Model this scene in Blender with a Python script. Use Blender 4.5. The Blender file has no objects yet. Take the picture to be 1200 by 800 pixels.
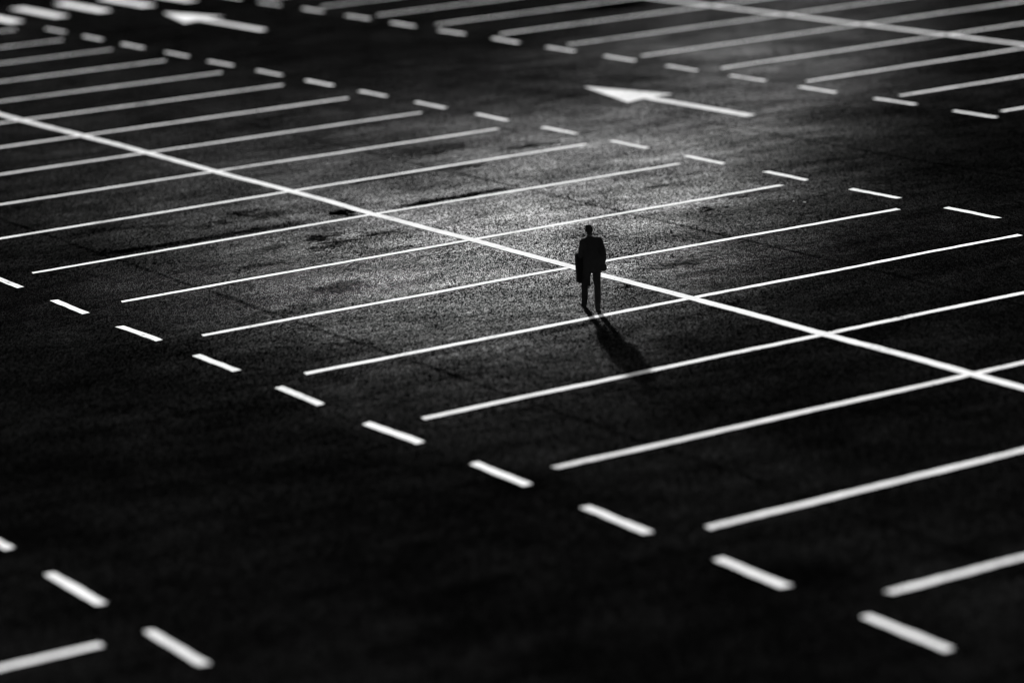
import bpy, bmesh, math, random
from mathutils import Vector, Matrix, noise
rnd = random.Random(7)
scene = bpy.context.scene
col = scene.collection

# ------------------------------------------------------------------ camera
cd = bpy.data.cameras.new('camera'); cam = bpy.data.objects.new('camera', cd); col.objects.link(cam)
R = Matrix(((0.850242, 0.165991, -0.499535), (-0.523398, 0.165518, -0.835858), (-0.056063, 0.972137, 0.22761)))
CAM = Vector((-33.5953, -53.4399, 13.2089))
cam.matrix_world = Matrix.Translation(CAM) @ R.to_4x4()
cd.sensor_fit = 'HORIZONTAL'; cd.sensor_width = 36.0; cd.lens = 105.26
cd.clip_start = 0.5; cd.clip_end = 3000
cd.dof.use_dof = True; cd.dof.focus_distance = 64.6; cd.dof.aperture_fstop = 0.245
scene.camera = cam

# ------------------------------------------------------------------ world, sun, exposure
SUN_AZ, SUN_EL = math.radians(65.0), math.radians(12.3)
SUN = Vector((math.cos(SUN_AZ)*math.cos(SUN_EL), math.sin(SUN_AZ)*math.cos(SUN_EL), math.sin(SUN_EL)))
world = bpy.data.worlds.new('World'); scene.world = world; world.use_nodes = True
wn, wl = world.node_tree.nodes, world.node_tree.links
sky = wn.new('ShaderNodeTexSky'); sky.sky_type = 'NISHITA'; sky.sun_disc = False
sky.sun_elevation = SUN_EL; sky.sun_rotation = math.pi/2 - SUN_AZ
bw = wn.new('ShaderNodeRGBToBW')                     # a black-and-white photograph
bg = wn['Background']; bg.inputs['Strength'].default_value = 0.026
wl.new(sky.outputs[0], bw.inputs[0]); wl.new(bw.outputs[0], bg.inputs['Color'])
sd = bpy.data.lights.new('sun', 'SUN'); sun = bpy.data.objects.new('sun', sd); col.objects.link(sun)
sd.energy = 5.0; sd.angle = math.radians(2.1); sd.color = (1, 1, 1)
sun.rotation_euler = SUN.to_track_quat('Z', 'Y').to_euler(); sun.location = SUN*80
vs = scene.view_settings
vs.view_transform = 'Standard'; vs.look = 'None'; vs.gamma = 1.0; vs.use_curve_mapping = False
vs.exposure = 3.1
scene.render.engine = 'CYCLES'
scene.cycles.use_denoising = True
scene.cycles.filter_width = 1.1
scene.cycles.max_bounces = 4

# ------------------------------------------------------------------ helpers
def tag(o, label=None, cat=None, group=None, kind=None):
    for k, v in (('label', label), ('category', cat), ('group', group), ('kind', kind)):
        if v: o[k] = v
    return o
def link(name, me, mat, parent=None):
    o = bpy.data.objects.new(name, me); col.objects.link(o)
    if mat: me.materials.clear(); me.materials.append(mat)
    if parent: o.parent = parent
    return o
class NT:
    def __init__(s, name):
        s.m = bpy.data.materials.new(name); s.m.use_nodes = True
        s.t = s.m.node_tree; s.t.nodes.clear()
    def n(s, typ, ins=None, **kw):
        nd = s.t.nodes.new(typ)
        for k, v in kw.items(): setattr(nd, k, v)
        for k, v in (ins or {}).items():
            if isinstance(v, bpy.types.NodeSocket): s.t.links.new(v, nd.inputs[k])
            else: nd.inputs[k].default_value = v
        return nd
    def math(s, op, a, b=0.0, c=0.0, clamp=False):
        return s.n('ShaderNodeMath', {0: a, 1: b, 2: c}, operation=op, use_clamp=clamp).outputs[0]
    def rng(s, v, a, b, c=0.0, d=1.0, smooth=False):
        return s.n('ShaderNodeMapRange', {0: v, 1: a, 2: b, 3: c, 4: d},
                   interpolation_type='SMOOTHSTEP' if smooth else 'LINEAR', clamp=True).outputs[0]
    def noise(s, vec, scale, detail=2.0, rough=0.5, dist=0.0):
        return s.n('ShaderNodeTexNoise', {'Vector': vec, 'Scale': scale, 'Detail': detail, 'Roughness': rough, 'Distortion': dist}).outputs[0]
    def mapping(s, vec, loc=(0,0,0), rot=(0,0,0), scale=(1,1,1), typ='POINT'):
        return s.n('ShaderNodeMapping', {0: vec, 1: loc, 2: rot, 3: scale}, vector_type=typ).outputs[0]
    def out(s, sh): s.n('ShaderNodeOutputMaterial', {0: sh}); return s.m
def grey(v): return (v, v, v, 1)

# ------------------------------------------------------------------ materials
VIEW_AZ = math.radians(59.14)
def mat_asphalt():
    t = NT('asphalt')
    pos = t.n('ShaderNodeNewGeometry').outputs['Position']
    # aggregate: stones catch the light, binder does not
    gv = t.mapping(pos, rot=(0,0,VIEW_AZ), scale=(3.2,1,1), typ='TEXTURE')
    g1 = t.noise(gv, 9.0, 3.0, 0.7)
    vor = t.n('ShaderNodeTexVoronoi', {'Vector': gv, 'Scale': 54.0, 'Randomness': 1.0}, voronoi_dimensions='2D', feature='F1')
    stone = t.n('ShaderNodeSeparateColor', {0: vor.outputs['Color']}).outputs[0]
    glint = t.math('ADD', 0.20, t.math('MULTIPLY', t.math('POWER', stone, 2.1), 2.5))      # every stone shines on its own
    grain = t.math('MULTIPLY', glint, t.rng(g1, 0.30, 0.70, 0.55, 1.45))
    # worn and dusty areas, swept and oily areas
    wp = t.noise(pos, 0.16, 5.0, 0.62, 0.3)
    wear_aisle = t.math('MULTIPLY', t.rng(wp, 0.34, 0.64, 0.55, 1.25), t.rng(t.noise(pos, 0.55, 4.0, 0.6, 0.4), 0.33, 0.66, 0.68, 1.30))
    # the drive aisles are toned darker, with soft uneven edges
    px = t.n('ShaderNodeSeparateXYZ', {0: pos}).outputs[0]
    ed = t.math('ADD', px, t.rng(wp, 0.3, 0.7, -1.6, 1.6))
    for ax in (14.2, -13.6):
        wear_aisle = t.math('MULTIPLY', wear_aisle, t.rng(t.math('ABSOLUTE', t.math('SUBTRACT', ed, ax)), 2.6, 5.6, 0.74, 1.0, True))
    sv = t.mapping(pos, scale=(0.35,1.2,1))          # rubbing by tyres along the bays
    streak = t.rng(t.noise(sv, 1.1, 4.0, 0.6), 0.36, 0.62, 0.62, 1.12)
    # oil spots and painted-out old lines: (x, y, half length, half width, turn, strength)
    warp = t.n('ShaderNodeVectorMath', {0: t.n('ShaderNodeTexNoise', {'Vector': pos, 'Scale': 1.7, 'Detail': 4.0, 'Roughness': 0.65}).outputs['Color'], 1: (0.5,0.5,0.5)}, operation='SUBTRACT').outputs[0]
    wv = t.n('ShaderNodeVectorMath', {0: warp, 3: 1.9}, operation='SCALE').outputs[0]
    wpos = t.n('ShaderNodeVectorMath', {0: pos, 1: wv}, operation='ADD').outputs[0]
    spots = [(-2.2,11.5,.5,.5,0,.8), (-1.9,10.8,.6,.5,0,.7), (-.5,9.7,.45,.6,0,.95), (-2.3,7.3,.55,.28,.4,.8),
             (-2.2,6.4,.5,.35,0,.85), (-2.7,6.2,.5,.3,0,.7), (5.93,3.2,.22,.26,0,.9), (-3.3,10.9,.7,.3,.2,.6), (-4.6,11.6,.8,.25,0,.55), (-1.1,6.9,.5,.22,-.4,.6), (-3.6,7.0,.6,.25,.3,.45), (-.8,4.2,.35,.2,0,.4), (-5.2,5.4,.9,.3,.1,.45), (-6.2,.8,.8,.35,0,.45), (3.5,6.1,.35,.2,0,.4), (2.2,10.9,1.1,.3,0,.45), (-2.6,1.6,1.0,.3,.2,.4), (-.2,-2.45,.2,.22,.6,.75),
             (4.9,12.9,.9,.35,0,.75), (7.7,14.3,.9,.6,0,.7), (5.7,15.9,1.6,.8,0,.5), (6.8,6.8,.25,.3,0,.7),
             (26.2,37.9,1.6,1.2,0,.9), (-2.0,5.0,.8,.25,-.5,.5), (.1,-5.6,.7,.4,.2,.6), (-3.1,-4.7,1.2,.3,0,.55),
             (2.5,3.2,.9,.5,0,.4), (-4.5,2.2,.8,.5,.3,.5), (1.6,-1.2,1.2,.5,.2,.45), (11.8,17.6,.9,.6,0,.4), (-5.6,12.1,1.2,.4,0,.5)]
    mask = None
    for (x, y, a, b, r, k) in spots:
        d = t.mapping(wpos, loc=(x,y,0), rot=(0,0,r), scale=(a,b,1), typ='TEXTURE')
        d2 = t.n('ShaderNodeVectorMath', {0: d, 1: (1,1,0)}, operation='MULTIPLY').outputs[0]
        ln = t.n('ShaderNodeVectorMath', {0: d2}, operation='LENGTH').outputs['Value']
        m_ = t.rng(ln, 1.35, 0.45, 0.0, k, True)
        mask = m_ if mask is None else t.math('MAXIMUM', mask, m_)
    # old lines blacked out beside the new ones (x0, x1, y, half width)
    sx = t.n('ShaderNodeSeparateXYZ', {0: t.n('ShaderNodeVectorMath', {0: pos, 1: t.n('ShaderNodeVectorMath', {0: warp, 3: 0.55}, operation='SCALE').outputs[0]}, operation='ADD').outputs[0]}).outputs
    for (x0, x1, y, w, k) in [(-7.6,-.8,9.32,.24,.78), (.4,4.6,9.30,.24,.8), (-6.5,-1.5,.32,.14,.35), (1.5,6.5,-3.9,.16,.35), (-7.5,-2.5,-4.75,.2,.4), (1.0,6.0,13.0,.18,.55)]:
        cx, hx = (x0+x1)/2, (x1-x0)/2
        a1 = t.rng(t.math('ABSOLUTE', t.math('SUBTRACT', sx[1], y)), w*1.5, w*.5, 0, 1, True)
        a2 = t.rng(t.math('ABSOLUTE', t.math('SUBTRACT', sx[0], cx)), hx, hx*.6, 0, k, True)
        mask = t.math('MAXIMUM', mask, t.math('MULTIPLY', a1, a2))
    # paving joint and hairline cracks
    sj = t.n('ShaderNodeSeparateXYZ', {0: t.n('ShaderNodeVectorMath', {0: pos, 1: t.n('ShaderNodeVectorMath', {0: warp, 3: 0.22}, operation='SCALE').outputs[0]}, operation='ADD').outputs[0]}).outputs
    for jx in (-6.85, 4.3, 13.2):
        mask = t.math('MAXIMUM', mask, t.rng(t.math('ABSOLUTE', t.math('SUBTRACT', sj[0], jx)), .10, .03, 0, .55, True))
    clean = t.math('SUBTRACT', 1.0, mask)
    k = t.math('MULTIPLY', t.math('MULTIPLY', wear_aisle, streak), clean)
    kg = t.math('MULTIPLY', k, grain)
    # dense black binder
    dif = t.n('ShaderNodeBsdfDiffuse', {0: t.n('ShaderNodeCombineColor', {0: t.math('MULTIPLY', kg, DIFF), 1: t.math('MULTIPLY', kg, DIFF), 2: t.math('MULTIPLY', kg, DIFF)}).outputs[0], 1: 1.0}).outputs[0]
    # polished stone faces; tilt and stretch shaped to place the pool of light
    hgt = t.math('ADD', t.math('MULTIPLY', wp, 0.05), t.math('MULTIPLY', t.noise(pos, 0.9, 2.0), 0.004))
    sheen_tilt = t.n('ShaderNodeCombineXYZ', {0: SHEEN_TILT.x, 1: SHEEN_TILT.y, 2: SHEEN_TILT.z}).outputs[0]
    bump = t.n('ShaderNodeBump', {'Height': hgt, 'Strength': 1.0, 'Distance': BUMP, 'Normal': sheen_tilt}).outputs[0]
    tan = t.n('ShaderNodeCombineXYZ', {0: TAN.x, 1: TAN.y, 2: TAN.z}).outputs[0]
    def lobe(share, dist):
        ks = t.math('MULTIPLY', kg, SPEC*share); gc = t.n('ShaderNodeCombineColor', {0: ks, 1: ks, 2: ks}).outputs[0]
        return t.n('ShaderNodeBsdfAnisotropic', {'Color': gc, 'Roughness': ROUGH, 'Anisotropy': ANISO, 'Normal': bump, 'Tangent': tan}, distribution=dist).outputs[0]
    gl = t.n('ShaderNodeAddShader', {0: lobe(0.62, 'BECKMANN'), 1: lobe(0.38, 'GGX')}).outputs[0]
    return t.out(t.n('ShaderNodeAddShader', {0: dif, 1: gl}).outputs[0])
SHEEN_TILT = Vector((-0.2575, 0.1262, 1.0)).normalized()   # sheen normal tilted on flat ground to move the glare pool
TAN = Vector((math.cos(math.radians(61.2)), math.sin(math.radians(61.2)), 0))
AX, AY = 0.0130, 0.190                               # sheen spread along and across the tangent, shaping the light pool
ANISO = 1 - math.sqrt(AX/AY); ROUGH = (AX*AY)**.25
DIFF, SPEC, BUMP = 0.0085, 0.70e-4, 0.25
M_ASPHALT = mat_asphalt()

def mat_paint():
    t = NT('road_paint')
    pos = t.n('ShaderNodeNewGeometry').outputs['Position']
    oi = t.n('ShaderNodeObjectInfo').outputs['Random']
    n1 = t.noise(pos, 9.0, 4.0, 0.7); n2 = t.noise(pos, 0.7, 3.0, 0.6)
    chip = t.rng(t.math('ADD', t.math('MULTIPLY', n1, 0.6), t.math('MULTIPLY', n2, 0.4)), 0.36, 0.43, 0.30, 1.0)
    tone = t.math('MULTIPLY', t.rng(n2, 0.3, 0.7, 0.70, 0.84), chip)
    tone = t.math('MULTIPLY', tone, t.rng(oi, 0, 1, 0.84, 1.0))
    c = t.n('ShaderNodeCombineColor', {0: tone, 1: tone, 2: tone}).outputs[0]
    bp = t.n('ShaderNodeBump', {'Height': n1, 'Strength': 0.25, 'Distance': 0.01}).outputs[0]
    return t.out(t.n('ShaderNodeBsdfDiffuse', {0: c, 1: 0.6, 2: bp}).outputs[0])
M_PAINT = mat_paint()
def mat_cloth(name, v, scale=220.0):
    t = NT(name)
    pos = t.n('ShaderNodeTexCoord').outputs['Object']
    n1 = t.noise(pos, scale, 2.0); n2 = t.noise(pos, 6.0, 3.0)
    tone = t.math('MULTIPLY', t.rng(n2, .3, .7, .8*v, 1.2*v), t.rng(n1, .3, .7, .8, 1.2))
    c = t.n('ShaderNodeCombineColor', {0: tone, 1: tone, 2: tone}).outputs[0]
    bp = t.n('ShaderNodeBump', {'Height': n1, 'Strength': 0.3, 'Distance': 0.003}).outputs[0]
    return t.out(t.n('ShaderNodeBsdfDiffuse', {0: c, 1: 0.8, 2: bp}).outputs[0])
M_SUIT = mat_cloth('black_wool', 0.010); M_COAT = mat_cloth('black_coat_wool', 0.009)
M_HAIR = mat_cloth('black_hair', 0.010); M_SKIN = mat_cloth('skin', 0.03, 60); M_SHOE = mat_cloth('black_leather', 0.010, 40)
M_SHIRT = mat_cloth('dark_shirt', 0.02); M_PAPER = mat_cloth('paper', 0.7, 30)

# ------------------------------------------------------------------ ground and its painted markings
gm = bpy.data.meshes.new('asphalt_ground')
gm.from_pydata([(-700,-700,0),(900,-700,0),(900,900,0),(-700,900,0)], [], [(0,1,2,3)])
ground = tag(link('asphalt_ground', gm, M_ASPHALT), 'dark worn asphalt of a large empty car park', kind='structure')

def strip(name, pts, width, z=0.004, jit=0.020, seg=0.16, seed=0):
    """a painted strip along a hand-set line: ragged edges, real thickness"""
    pts = [Vector(p) for p in pts]; path = []
    for a, b in zip(pts, pts[1:]):
        n = max(2, int((b-a).length/seg))
        path += [a.lerp(b, i/n) for i in range(n)]
    path.append(pts[-1])
    me = bpy.data.meshes.new(name); vs_, fs = [], []
    for i, p in enumerate(path):
        d = (path[min(i+1, len(path)-1)] - path[max(i-1, 0)]).normalized(); nrm = Vector((-d.y, d.x))
        w1 = width/2 + jit*noise.noise(Vector((p.x*1.9, p.y*1.9, seed))) + jit*.8*(rnd.random()-.5)
        w2 = width/2 + jit*noise.noise(Vector((p.x*1.9, p.y*1.9, seed+9))) + jit*.8*(rnd.random()-.5)
        sh = jit*1.6*noise.noise(Vector((p.x*.4, p.y*.4, seed+5)))
        e = d*(0 if 0 < i < len(path)-1 else (rnd.random()-.5)*.05)
        a = p + nrm*(w1+sh) + e; b = p - nrm*(w2-sh) - e
        vs_ += [(a.x,a.y,0.0005), (a.x,a.y,z), (b.x,b.y,z), (b.x,b.y,0.0005)]
    for i in range(len(path)-1):
        o = 4*i
        for k in range(3): fs.append((o+k, o+k+4, o+k+5, o+k+1))
    fs += [(0,1,2,3), tuple(4*(len(path)-1)+k for k in (3,2,1,0))]
    me.from_pydata(vs_, [], fs); me.update()
    bm = bmesh.new(); bm.from_mesh(me); bmesh.ops.recalc_face_normals(bm, faces=bm.faces); bm.to_mesh(me); bm.free()
    return link(name, me, M_PAINT, ground)

S = 4.375
WB, WC, WD = 0.178, 0.238, 0.172
cen = dict(zip(range(-7,4), [(-.05,30.67),(.02,26.31),(.04,21.91),(0,17.57),(.06,13.3),(-.01,8.91),(.03,4.38),(.01,.11),(.06,-4.31),(.06,-8.75),(.04,-13.1)]))
lef = dict(zip(range(-2,6), [(-8.91,8.65),(-8.71,4.28),(-8.85,.05),(-8.84,-4.38),(-8.86,-8.83),(-8.85,-13.17),(-8.93,-17.6),(-8.84,-21.84)]))
rig = dict(zip(range(-11,2), [(8.7,47.85),(8.79,43.68),(8.76,39.24),(8.71,34.82),(8.72,30.47),(8.73,26.22),(8.78,21.84),(8.73,17.46),(8.96,13.31),(8.9,8.86),(8.86,4.44),(8.85,-.05),(8.78,-4.32)]))
for i in range(-12, 9):
    y = -S*i
    L, C, Rr = lef.get(i, (-8.83, y)), (0.0, cen.get(i, (0, y))[1]), rig.get(i, (8.8, y))
    strip('bay_line', [L, C, Rr], WB, 0.004, seed=i)
pts = [(0, 54.0)] + [cen[k] for k in sorted(cen)] + [(0,-17.5), (0,-36)]
strip('centre_line', pts, WC, 0.008, seed=40)
def dashes(x, y0, y1, first, length=1.76, per=3.5, w=WD):
    y = first
    while y > y0: y -= per
    while y < y1:
        j = lambda s: (rnd.random()-.5)*s
        strip('dash_line', [(x+j(.07), y+length/2+j(.12)), (x+j(.07), y-length/2+j(.12))], w*(1+j(.16)), 0.004, seed=y)
        y += per
dashes(-9.72, -38, 16, -2.33)
dashes(-17.63, -32, -2, -13.77, 1.95)
dashes(9.68, -16, 52, 1.85)
dashes(18.72, -6, 55, 12.4)
for i in range(-1, 14): strip('bay_line', [(19.47, 48.1-S*i), (28.4, 48.1-S*i), (37.3, 48.1-S*i)], WB, 0.004, seed=60+i)
strip('centre_line', [(28.4, 56), (28.4, -12)], WC, 0.008, seed=90)
dashes(38.2, 14, 56, 20.0)
for i in range(-3, 5): strip('bay_line', [(-27.2, -16.44-S*i), (-18.39, -16.44-S*i)], WB, 0.004, seed=120+i)
# pedestrian crossing over the aisle
for k in range(5):
    x = 9.75 + 1.86*k
    strip('crossing_bar', [(x, 59.3), (x, 54.7)], 0.60, 0.004, seed=140+k)
def arrow(x, tip):
    out = [(x, tip), (x-.86, tip-3.66), (x-.17, tip-3.42), (x-.17, tip-8.5), (x+.17, tip-8.5), (x+.17, tip-3.42), (x+.86, tip-3.46)]
    bm = bmesh.new()
    f = bm.faces.new([bm.verts.new((p[0]+(rnd.random()-.5)*.03, p[1]+(rnd.random()-.5)*.03, .0005)) for p in out])
    r = bmesh.ops.extrude_face_region(bm, geom=[f])
    for v in r['geom']:
        if isinstance(v, bmesh.types.BMVert): v.co.z = .004
    bmesh.ops.recalc_face_normals(bm, faces=bm.faces)
    me = bpy.data.meshes.new('direction_arrow'); bm.to_mesh(me); bm.free()
    return link('direction_arrow', me, M_PAINT, ground)
arrow(14.62, 22.14); arrow(14.72, 52.1)

# ------------------------------------------------------------------ the man: continuous skinned body, clothes as children
class Blob:
    """tapered tubes, ellipsoids and lofts fused into one smooth surface"""
    def __init__(s): s.bm = bmesh.new()
    def ring(s, c, ax, ay, rx, ry, n=18, p=2.0):
        o = []
        for i in range(n):
            a = 2*math.pi*i/n; ca, sa = math.cos(a), math.sin(a)
            q = (abs(ca)**p + abs(sa)**p)**(-1/p)
            o.append(s.bm.verts.new(Vector(c) + ax*(rx*q*ca) + ay*(ry*q*sa)))
        return o
    def skin(s, rings):
        for a, b in zip(rings, rings[1:]):
            n = len(a)
            for i in range(n): s.bm.faces.new((a[i], a[(i+1)%n], b[(i+1)%n], b[i]))
        s.bm.faces.new(list(reversed(rings[0]))); s.bm.faces.new(rings[-1])
    def tube(s, pts):
        P = [Vector(p[:3]) for p in pts]; rs = []
        for i, p in enumerate(pts):
            d = (P[min(i+1, len(P)-1)] - P[max(i-1, 0)]).normalized()
            ax = d.cross(Vector((0,1,0))) if abs(d.y) < .9 else d.cross(Vector((1,0,0)))
            ax.normalize(); ay = d.cross(ax)
            rs.append(s.ring(P[i], ax, ay, p[3], p[4] if len(p) > 4 else p[3]))
        s.skin(rs); return s
    def loft(s, secs, p=2.4):                     # (cx, cy, z, half x, half y)
        s.skin([s.ring((a[0],a[1],a[2]), Vector((1,0,0)), Vector((0,1,0)), a[3], a[4], 24, p) for a in secs]); return s
    def ell(s, c, r, rot=None):
        m = Matrix.Translation(Vector(c)) @ (rot.to_4x4() if rot else Matrix.Identity(4)) @ Matrix.Diagonal((*r, 1))
        bmesh.ops.create_icosphere(s.bm, subdivisions=3, radius=1.0, matrix=m); return s
    def fuse(s, name, mat, parent=None, voxel=0.01, smooth=4, wrinkle=0.0, wscale=9.0):
        bmesh.ops.recalc_face_normals(s.bm, faces=s.bm.faces)
        me = bpy.data.meshes.new(name); s.bm.to_mesh(me); s.bm.free()
        o = bpy.data.objects.new(name, me); col.objects.link(o)
        r = o.modifiers.new('r', 'REMESH'); r.mode = 'VOXEL'; r.voxel_size = voxel
        if smooth: m = o.modifiers.new('s', 'SMOOTH'); m.factor = 0.5; m.iterations = smooth
        dg = bpy.context.evaluated_depsgraph_get(); dg.update()
        new = bpy.data.meshes.new_from_object(o.evaluated_get(dg))
        bpy.data.objects.remove(o)
        if wrinkle:
            for v in new.vertices:
                k = noise.noise(Vector((v.co.x*wscale, v.co.y*wscale, v.co.z*wscale*1.6)))
                v.co += v.normal*(wrinkle*k)
        for f in new.polygons: f.use_smooth = True
        new.name = name
        return link(name, new, mat, parent)

HX = 0.055                                        # the trunk's own axis
def make_person():
    b = Blob()                                    # body: x right, y the way he walks, z up
    b.loft([(HX,0,.84,.155,.10),(HX,0,.95,.16,.105),(HX,0,1.08,.14,.095),(HX,0,1.25,.165,.105),(HX,0,1.38,.18,.10),(HX-.005,.0,1.45,.12,.075),(HX-.015,.0,1.49,.055,.055)], 2.2)
    b.tube([(HX-.018,-.005,1.44,.055),(HX-.02,.0,1.50,.044),(HX-.022,.015,1.56,.044)])
    hx, hz = HX-.022, 1.625
    b.ell((hx,.01,hz+.005), (.070,.090,.098)); b.ell((hx,.035,hz-.055), (.047,.062,.058))          # skull, jaw
    b.tube([(hx,.092,hz+.015,.010),(hx,.108,hz-.012,.013),(hx,.098,hz-.026,.012)])                 # nose
    for s in (-1, 1):
        b.ell((hx+s*.028,.084,hz+.020), (.018,.012,.008)); b.ell((hx+s*.028,.082,hz+.002), (.013,.010,.009))   # brow, eye
        b.ell((hx+s*.072,.004,hz-.005), (.010,.020,.032))                                           # ear
    b.ell((hx,.086,hz-.048), (.024,.012,.006)); b.ell((hx,.084,hz-.058), (.020,.012,.007)); b.ell((hx,.075,hz-.088), (.020,.016,.014))
    # legs
    b.tube([(-.025,0,.90,.090),(-.055,.05,.72,.078),(-.095,.14,.47,.055),(-.108,.17,.33,.052),(-.115,.21,.10,.036),(-.115,.215,.05,.036)])
    b.tube([(.140,0,.90,.090),(.138,-.02,.72,.078),(.140,-.07,.48,.055),(.128,-.15,.33,.052),(.115,-.245,.11,.036),(.112,-.25,.05,.036)])
    b.ell((-.117,.27,.035), (.036,.12,.028)); b.ell((.112,-.19,.035), (.036,.12,.028))
    # right arm, hand in the jacket pocket
    b.tube([(.235,0,1.395,.05),(.285,-.045,1.25,.045),(.305,-.06,1.13,.038),(.300,.02,1.0,.034),(.285,.085,.90,.026)])
    wr = Vector((.285,.085,.90))
    b.ell((.282,.105,.85), (.018,.040,.048))
    for i, (dy, L) in enumerate(((.035,.062),(.015,.072),(-.006,.068),(-.026,.052))):
        b.tube([(.282,.105+dy,.825,.0085),(.278,.112+dy,.825-L*.5,.008),(.270,.112+dy,.825-L,.007)])
    b.tube([(.280,.14,.87,.010),(.274,.165,.845,.009),(.270,.17,.815,.008)])
    # left arm bent, forearm level and carrying the coat
    b.tube([(-.120,0,1.385,.05),(-.150,-.03,1.25,.045),(-.170,-.05,1.12,.040),(-.180,.06,1.085,.036),(-.185,.19,1.075,.027)])
    b.ell((-.183,.235,1.070), (.040,.046,.018))
    for i, (dx, L) in enumerate(((-.032,.055),(-.011,.070),(.010,.074),(.030,.064))):
        b.tube([(-.183+dx,.270,1.072,.0088),(-.183+dx,.270+L*.5,1.068,.0082),(-.183+dx*.9,.270+L*.85,1.045,.0078),(-.183+dx*.9,.270+L*.8,1.022,.0072)])
    b.tube([(-.148,.215,1.070,.011),(-.130,.245,1.060,.010),(-.125,.268,1.044,.009)])
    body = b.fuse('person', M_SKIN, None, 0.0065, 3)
    # hair: short, squarer on top
    h = Blob(); h.ell((hx,-.008,hz+.022), (.077,.090,.088)); h.ell((hx,-.018,hz+.062), (.066,.075,.042)); h.ell((hx+.004,-.045,hz-.03), (.058,.05,.055))
    h.ell((hx-.006,.01,hz+.070), (.072,.075,.036))
    h.fuse('hair', M_HAIR, body, 0.008, 2, 0.006, 40)
    # shirt collar
    c = Blob(); c.loft([(HX-.018,-.003,1.46,.060,.060),(HX-.02,.0,1.515,.050,.052)], 2.0); c.fuse('shirt_collar', M_SHIRT, body, 0.008, 1)
    # jacket: padded shoulders, right side pushed out by the hand in its pocket
    j = Blob()
    j.loft([(HX+.005,-.005,.775,.185,.135),(HX,-.005,.86,.180,.132),(HX-.005,0,.98,.170,.122),(HX-.005,0,1.08,.163,.115),(HX,0,1.22,.185,.122),(HX,0,1.34,.208,.120),(HX,-.005,1.41,.214,.105),(HX+.008,-.01,1.445,.190,.085),(HX-.005,-.01,1.468,.115,.070),(HX-.015,-.01,1.492,.062,.060)], 2.5)
    j.ell((.238,-.008,1.437), (.048,.062,.026)); j.ell((-.112,-.008,1.410), (.046,.062,.030)); j.ell((.15,-.01,1.452), (.09,.06,.020))
    j.tube([(.228,0,1.412,.060),(.268,-.03,1.30,.060),(.296,-.055,1.18,.056),(.304,-.062,1.11,.053),(.303,.0,1.02,.050),(.297,.05,.95,.048),(.288,.075,.905,.046)])
    j.tube([(.215,-.03,1.17,.055),(.235,-.02,1.06,.075),(.24,.02,.93,.075),(.268,.012,.86,.088),(.272,.0,.805,.090),(.272,-.01,.79,.086)])
    j.tube([(-.110,0,1.395,.064),(-.135,-.022,1.29,.060),(-.155,-.045,1.18,.055),(-.166,-.055,1.115,.053),(-.176,.03,1.085,.050),(-.184,.16,1.072,.044)])
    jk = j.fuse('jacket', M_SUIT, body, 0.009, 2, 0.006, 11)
    # turned-down jacket collar
    c2 = Blob(); c2.loft([(HX-.017,-.012,1.455,.092,.078),(HX-.018,-.008,1.485,.066,.066),(HX-.02,-.004,1.500,.055,.058)], 2.0); c2.fuse('collar', M_SUIT, jk, 0.008, 1)
    # trousers
    t = Blob()
    t.loft([(HX,0,.80,.170,.115),(HX,0,.90,.165,.115),(HX,0,1.0,.15,.105)], 2.3)
    t.tube([(-.028,.0,.86,.098),(-.045,.03,.76,.092),(-.070,.09,.62,.080),(-.098,.145,.47,.070),(-.106,.17,.33,.068),(-.113,.20,.15,.062),(-.116,.212,.055,.060)])
    t.tube([(.140,.0,.86,.098),(.140,-.015,.76,.092),(.140,-.04,.62,.080),(.141,-.075,.48,.070),(.131,-.14,.34,.066),(.119,-.215,.16,.060),(.113,-.245,.06,.058)])
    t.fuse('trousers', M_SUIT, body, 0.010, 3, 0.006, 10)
    # shoes
    for (x, y, turn) in ((-.118,.215,.10), (.112,-.245,-.06)):
        s = Blob(); m = Matrix.Rotation(turn, 3, 'Z')
        def q(dx, dy): v = m @ Vector((dx, dy, 0)); return (x+v.x, y+v.y)
        secs = [(-.075,.028,.045,.045),(-.03,.036,.050,.050),(.05,.038,.042,.040),(.12,.046,.032,.030),(.18,.040,.026,.024),(.215,.020,.020,.018)]
        s.skin([s.ring((*q(0,dy), cz), m @ Vector((1,0,0)), Vector((0,0,1)), hw, hh, 16, 2.6) for dy, hw, cz, hh in secs])
        so = s.fuse('shoe', M_SHOE, body, 0.007, 2)
        k = Blob(); k.skin([k.ring((*q(0,dy), .008), m @ Vector((1,0,0)), Vector((0,0,1)), hw+.003, .008, 12, 5.0) for dy, hw, cz, hh in secs])
        k.fuse('sole', M_SHOE, so, 0.005, 0)
    return body
person = tag(make_person(), 'man in a dark suit walking away, one hand in his jacket pocket', 'person')
PX, PY = -1.936, -3.656
HEAD = math.radians(59.14 - 90 + 3.0)               # he walks away from the camera, towards the light
person.location = (PX, PY, 0); person.rotation_euler = (0, 0, HEAD)

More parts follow.
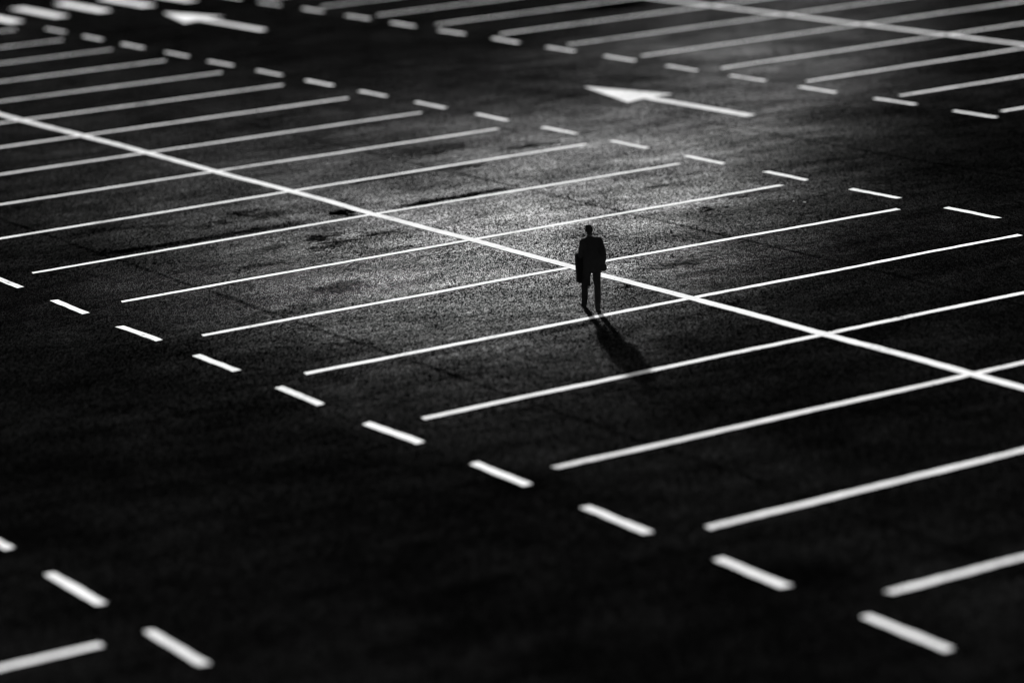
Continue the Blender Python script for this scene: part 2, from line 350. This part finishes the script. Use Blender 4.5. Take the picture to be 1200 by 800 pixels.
# ------------------------------------------------------------------ the coat over his bent left arm
def make_coat():
    # a folded sheet: path in plan wraps the outer side and front of the left thigh; hangs from the forearm
    path = [(-.262,-.10),(-.256,-.03),(-.250,.05),(-.247,.13),(-.238,.20),(-.205,.262),(-.15,.300),(-.09,.318),(-.02,.325),(.035,.327)]
    top = [1.165,1.11,1.125,1.12,1.115,1.112,1.10,1.06,1.02,1.0]
    bot = [.595,.585,.575,.560,.535,.500,.470,.430,.405,.400]
    nz, bm = 16, bmesh.new(); P = [Vector(p) for p in path]
    def side(off):
        g = []
        for i, p in enumerate(P):
            d = (P[min(i+1,len(P)-1)]-P[max(i-1,0)]).normalized(); n = Vector((-d.y, d.x))
            colm = []
            for k in range(nz+1):
                s = k/nz; z = bot[i] + (top[i]-bot[i])*s
                fold = .012*(1-s)*math.sin(i*1.9+1.0) + .006*noise.noise(Vector((i*.8, z*5, 3)))
                q = p + n*(off*(1 - .35*(1-s)) + fold)
                if s > .9 and i > 1: q = q + (Vector((-.185, .5*p.y+.03)) - q)*(s-.9)*1.2      # rolls over the sleeve
                colm.append(bm.verts.new((q.x, q.y, z)))
            g.append(colm)
        return g
    A, B = side(.024), side(-.014)
    n = len(P)-1
    for i in range(n):
        for k in range(nz):
            bm.faces.new((A[i][k], A[i+1][k], A[i+1][k+1], A[i][k+1])); bm.faces.new((B[i][k], B[i][k+1], B[i+1][k+1], B[i+1][k]))
        bm.faces.new((A[i][0], B[i][0], B[i+1][0], A[i+1][0])); bm.faces.new((A[i][nz], A[i+1][nz], B[i+1][nz], B[i][nz]))
    for k in range(nz):
        bm.faces.new((A[0][k], A[0][k+1], B[0][k+1], B[0][k])); bm.faces.new((A[n][k], B[n][k], B[n][k+1], A[n][k+1]))
    bmesh.ops.recalc_face_normals(bm, faces=bm.faces)
    me = bpy.data.meshes.new('folded_coat'); bm.to_mesh(me); bm.free()
    for f in me.polygons: f.use_smooth = True
    o = link('folded_coat', me, M_COAT)
    # the second fold lying over the top of the arm
    c = Blob(); c.tube([(-.185,-.04,1.085,.026,.032),(-.19,.02,1.100,.034,.036),(-.205,.10,1.100,.036,.040),(-.205,.19,1.105,.032,.036)])
    c.fuse('shoulder_fold', M_COAT, o, 0.01, 3, 0.006, 14)
    return o
coat = tag(make_coat(), 'black coat folded over the bent left arm of the walking man', 'coat')
coat.location = person.location; coat.rotation_euler = person.rotation_euler

# ------------------------------------------------------------------ scraps of paper lying about
def scrap(x, y, r, label):
    bm = bmesh.new(); n = 9
    c = bm.verts.new((0,0,r*.12+.006)); ring = []
    for i in range(n):
        a = 2*math.pi*i/n; q = r*(.7+.5*rnd.random())
        ring.append(bm.verts.new((q*math.cos(a), .7*q*math.sin(a), .006 + r*.12*rnd.random())))
    for i in range(n): bm.faces.new((c, ring[i], ring[(i+1)%n]))
    r_ = bmesh.ops.extrude_face_region(bm, geom=list(bm.faces))
    for v in r_['geom']:
        if isinstance(v, bmesh.types.BMVert): v.co.z = max(.0015, v.co.z*.25)
    bmesh.ops.recalc_face_normals(bm, faces=bm.faces)
    me = bpy.data.meshes.new('paper_scrap'); bm.to_mesh(me); bm.free()
    o = link('paper_scrap', me, M_PAPER); o.location = (x, y, .0); o.rotation_euler.z = rnd.random()*6
    return tag(o, label, 'scrap', 'scraps of paper on the asphalt')
scrap(-.74, 5.08, .06, 'white scrap of paper in the bay beside the crossing of two white lines')
scrap(1.96, 1.73, .075, 'crumpled pale scrap on the asphalt beyond the shoulder of the man')
scrap(7.90, 2.25, .045, 'larger pale scrap near the open end of a bay by the dashed line')
scrap(7.80, 2.55, .030, 'smaller pale scrap next to a larger one by the dashed line')
